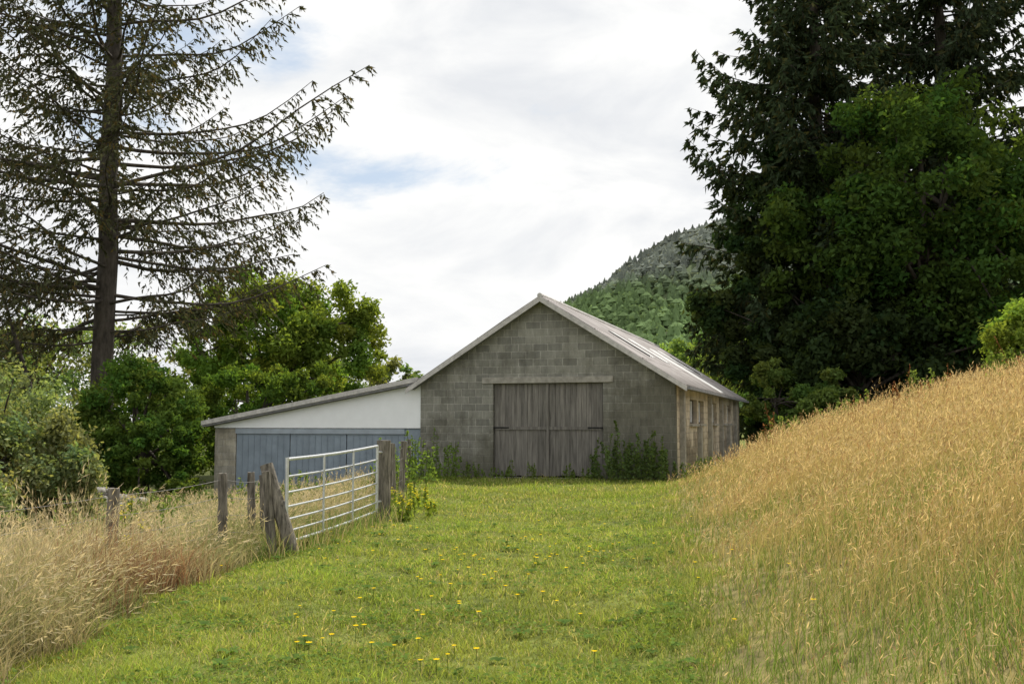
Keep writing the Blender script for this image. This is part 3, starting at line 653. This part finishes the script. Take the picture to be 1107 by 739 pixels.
# weedy plants
def weed(name,pts,col,leaf,nl,hgt,stem=(.12,.15,.05),flower=None):
    g=Acc()
    for (x,y,r) in pts:
        z=H0(x,y); ns_=max(4,int(r*22))
        for s in range(ns_):
            a=R.uniform(0,6.28); q=r*math.sqrt(R.random()); bx_=x+q*math.cos(a); by_=y+q*math.sin(a); h_=hgt*R.uniform(.5,1.1)*(1-.35*(q/r))
            tx=bx_+R.normal(0,.12*h_); ty=by_+R.normal(0,.12*h_)
            g.tube(np.array([[bx_,by_,z],[(bx_+tx)/2,(by_+ty)/2,z+h_*.55],[tx,ty,z+h_]]),.006,np.array(stem),0,4)
            n=nl; t=R.uniform(.1,1,(n,1)); p=np.array([bx_,by_,z])+(np.array([tx,ty,z+h_])-np.array([bx_,by_,z]))*t+rdir(n)*np.array([.14,.14,.08])*h_**.5*(1.15-t)
            nr=unit(rdir(n)*.8+np.array([0,0,.6])); aa=unit(np.cross(nr,rdir(n))); bb=np.cross(nr,aa); sz_=leaf*R.uniform(.5,1.3,(n,1))
            g.quads(np.stack([p-aa*sz_,p-bb*sz_*.5,p+aa*sz_,p+bb*sz_*.5],1),np.array(col)*R.uniform(.6,1.4,(n,1)))
            if flower is not None:
                n=12; p=np.array([tx,ty,z+h_])+rdir(n)*.05; nr=unit(rdir(n)*.5+np.array([0,0,1.])); aa=unit(np.cross(nr,rdir(n))); bb=np.cross(nr,aa); sz_=.016
                g.quads(np.stack([p-aa*sz_,p-bb*sz_,p+aa*sz_,p+bb*sz_],1),np.array(flower)*R.uniform(.8,1.1,(n,1)))
    return g.build(name,[M_leaf])
weed('nettle_patch',[(-2.5,26.8,.9),(-2.2,28,.7),(-2.9,24.5,.7),(-2.4,22,.5)],(.15,.23,.06),.055,34,1.5)
def loc(lx,ly):
    c_,s_=math.cos(RZ),math.sin(RZ); return (-2.73+lx*c_-ly*s_,29.8+lx*s_+ly*c_)
a5=loc(7.9,-.1)
weed('bramble_bush',[(*loc(6.3,-.75),.7),(*loc(7.1,-.65),.6),(*loc(5.6,-.5),.4),(*loc(6.8,-.8),.6)],(.11,.165,.06),.055,60,1.6)
weed('wall_base_weeds',[(*loc(.3,-.5),.45),(*loc(1.0,-.5),.45),(*loc(1.7,-.4),.35),(*loc(2.4,-.35),.3),(*loc(2.9,-.3),.25),(*loc(3.6,-.25),.2),(*loc(4.6,-.25),.25),(*loc(5.2,-.35),.3),(*a5,.3),(*loc(8.2,1.5),.5),(*loc(8.3,3.5),.6)],(.15,.22,.06),.04,30,.6)
weed('ragwort_plants',[(-1.8,17.2,.5),(-1.95,18.3,.45),(-1.6,16.6,.25)],(.20,.27,.055),.05,26,.50,flower=(.7,.6,.04))
weed('tansy_plants',[(-4.6,12.2,.35),(-4.9,12.8,.3)],(.20,.27,.055),.04,26,.95,flower=(.7,.6,.04))
weed('dock_plants',[(8.3,21,.35),(9.2,21.5,.3),(7.6,22,.25),(11,20.5,.3),(6.2,23.5,.25),(10.2,20,.3),(9.8,18.5,.2)],(.26,.13,.08),.025,30,1.2,stem=(.22,.10,.05))
weed('hedge_bank_plants',[(12.6,21.5,.7),(13.8,22,.8),(11.5,23,.5),(9.3,26.5,.6),(7.8,27.6,.6),(8.6,29.5,.7),(10,31,.8),(11.4,33,.9),(12.8,35,1),(7.0,25.6,.5),(8.4,25,.5),(10.6,21.6,.5),(9.6,23,.5)],(.17,.24,.07),.05,40,1.1)
weed('garden_weeds',[(-7.6,24,.8),(-6.6,25,.7),(-5.6,24.5,.6),(-8.8,24.5,.9),(-10,24,.9),(-4.6,22.6,.5),(-6.2,18,.5),(-7.5,17.5,.6),(-6.6,14,.6),(-5.2,16,.5),(-8.2,14.5,.7),(-7.0,20,.8),(-8.4,21.5,.9),(-5.0,19.5,.6)],(.17,.24,.08),.05,34,1.05)
# stone pile near garage
g=Acc()
def stone(x,y,r,z):
    th=np.linspace(0,2*math.pi,8,endpoint=False); rings=[]
    for ph in np.linspace(-1.4,1.4,6):
        q=r*math.cos(ph)*R.uniform(.85,1.15,8); rings.append(np.stack([x+q*np.cos(th),y+q*np.sin(th),np.full(8,z+r*.6*math.sin(ph))],-1))
    V=np.stack(rings); idx=np.arange(48).reshape(6,8)
    F=np.stack([idx[:-1],np.roll(idx[:-1],-1,1),np.roll(idx[1:],-1,1),idx[1:]],-1).reshape(-1,4)
    g.add(V.reshape(-1,3),F,np.array([.4,.4,.4]))
for i in range(14):
    x=R.normal(-10.8,.35); y=R.normal(26,.3); r=R.uniform(.12,.22); stone(x,y,r,H0(x,y)+R.uniform(.5,.8))
for i in range(45):
    x=R.normal(-10.8,.6); y=R.normal(26,.45); r=R.uniform(.14,.28); stone(x,y,r,H0(x,y)+R.uniform(.05,.5))
g.build('stone_pile',[M_lint])

# ------------------------------------------------------------------ sun, sky, camera
AZ=math.radians(27); EL=math.radians(56)
S=Vector((math.sin(AZ)*math.cos(EL),math.cos(AZ)*math.cos(EL),math.sin(EL)))
sd=bpy.data.lights.new('sun','SUN'); sd.energy=5.0; sd.angle=math.radians(.5); sd.color=(1,.95,.86)
so=link(bpy.data.objects.new('sun',sd)); so.rotation_euler=S.to_track_quat('Z','Y').to_euler(); so.location=(10,20,40)
w=bpy.data.worlds.new('World'); scene.world=w; w.use_nodes=True; nt=w.node_tree; N=nt.nodes; L=nt.links
bg=N['Background']; bg.inputs['Strength'].default_value=.1
sk=N.new('ShaderNodeTexSky'); sk.sky_type='NISHITA'; sk.sun_disc=False; sk.sun_elevation=EL; sk.sun_rotation=AZ; sk.air_density=1; sk.dust_density=1.5
tc=N.new('ShaderNodeTexCoord')
mp=N.new('ShaderNodeMapping'); mp.inputs['Scale'].default_value=(1,1,2.2); mp.inputs['Location'].default_value=(.3,.1,.2)
L.new(tc.outputs['Generated'],mp.inputs[0])
n1=N.new('ShaderNodeTexNoise'); n1.inputs['Scale'].default_value=3.2; n1.inputs['Detail'].default_value=7; n1.inputs['Roughness'].default_value=.6; n1.inputs['Distortion'].default_value=.25
L.new(mp.outputs[0],n1.inputs['Vector'])
ct=N.new('ShaderNodeMath'); ct.operation='MULTIPLY_ADD'; ct.inputs[1].default_value=2.0; ct.inputs[2].default_value=-.5; L.new(n1.outputs['Fac'],ct.inputs[0])
def patch(px,py,wd,hd,amt):
    v=Vector(((px-553.5)/1076,1,(456-py)/1076)).normalized()
    sb=N.new('ShaderNodeVectorMath'); sb.operation='SUBTRACT'; L.new(tc.outputs['Generated'],sb.inputs[0]); sb.inputs[1].default_value=v
    ms=N.new('ShaderNodeVectorMath'); ms.operation='MULTIPLY'; L.new(sb.outputs[0],ms.inputs[0]); ms.inputs[1].default_value=(1076/wd,1076/wd,1076/hd)
    ln=N.new('ShaderNodeVectorMath'); ln.operation='LENGTH'; L.new(ms.outputs[0],ln.inputs[0])
    mr=N.new('ShaderNodeMapRange'); mr.interpolation_type='SMOOTHSTEP'; mr.inputs['From Min'].default_value=0; mr.inputs['From Max'].default_value=1; mr.inputs['To Min'].default_value=amt; mr.inputs['To Max'].default_value=0
    L.new(ln.outputs['Value'],mr.inputs[0]); return mr.outputs[0]
tot=ct.outputs[0]
for a in ((340,185,150,60,.26),(480,190,150,55,.22),(300,20,110,110,.36),(80,40,280,220,.52),(570,80,200,110,-.18)):
    s=N.new('ShaderNodeMath'); s.operation='SUBTRACT'; L.new(tot,s.inputs[0]); L.new(patch(*a),s.inputs[1]); tot=s.outputs[0]
cm=N.new('ShaderNodeMapRange'); cm.interpolation_type='SMOOTHSTEP'; cm.inputs['From Min'].default_value=.0; cm.inputs['From Max'].default_value=.30
L.new(tot,cm.inputs[0])
n2=N.new('ShaderNodeTexNoise'); n2.inputs['Scale'].default_value=4.6; n2.inputs['Detail'].default_value=7; n2.inputs['Roughness'].default_value=.55; n2.inputs['Distortion'].default_value=.4
L.new(mp.outputs[0],n2.inputs['Vector'])
cr=N.new('ShaderNodeValToRGB'); cr.color_ramp.elements[0].position=.36; cr.color_ramp.elements[1].position=.54
cr.color_ramp.elements[0].color=(8.2,8.4,8.7,1); cr.color_ramp.elements[1].color=(10.2,10.2,10.1,1)
L.new(n2.outputs['Fac'],cr.inputs[0])
mx=N.new('ShaderNodeMix'); mx.data_type='RGBA'; L.new(cm.outputs[0],mx.inputs[0])
lf=N.new('ShaderNodeMix'); lf.data_type='RGBA'; lf.inputs[0].default_value=.62; L.new(sk.outputs[0],lf.inputs[6]); lf.inputs[7].default_value=(7.4,8.6,10.0,1)
L.new(lf.outputs[2],mx.inputs[6]); L.new(cr.outputs[0],mx.inputs[7]); L.new(mx.outputs[2],bg.inputs[0])

cd=bpy.data.cameras.new('camera'); cd.lens=35; cd.sensor_width=36; cd.clip_end=6000; cd.clip_start=.1
co=link(bpy.data.objects.new('camera',cd)); co.location=(0,0,1.6); co.rotation_euler=(math.radians(90+4.6),0,0)
scene.camera=co
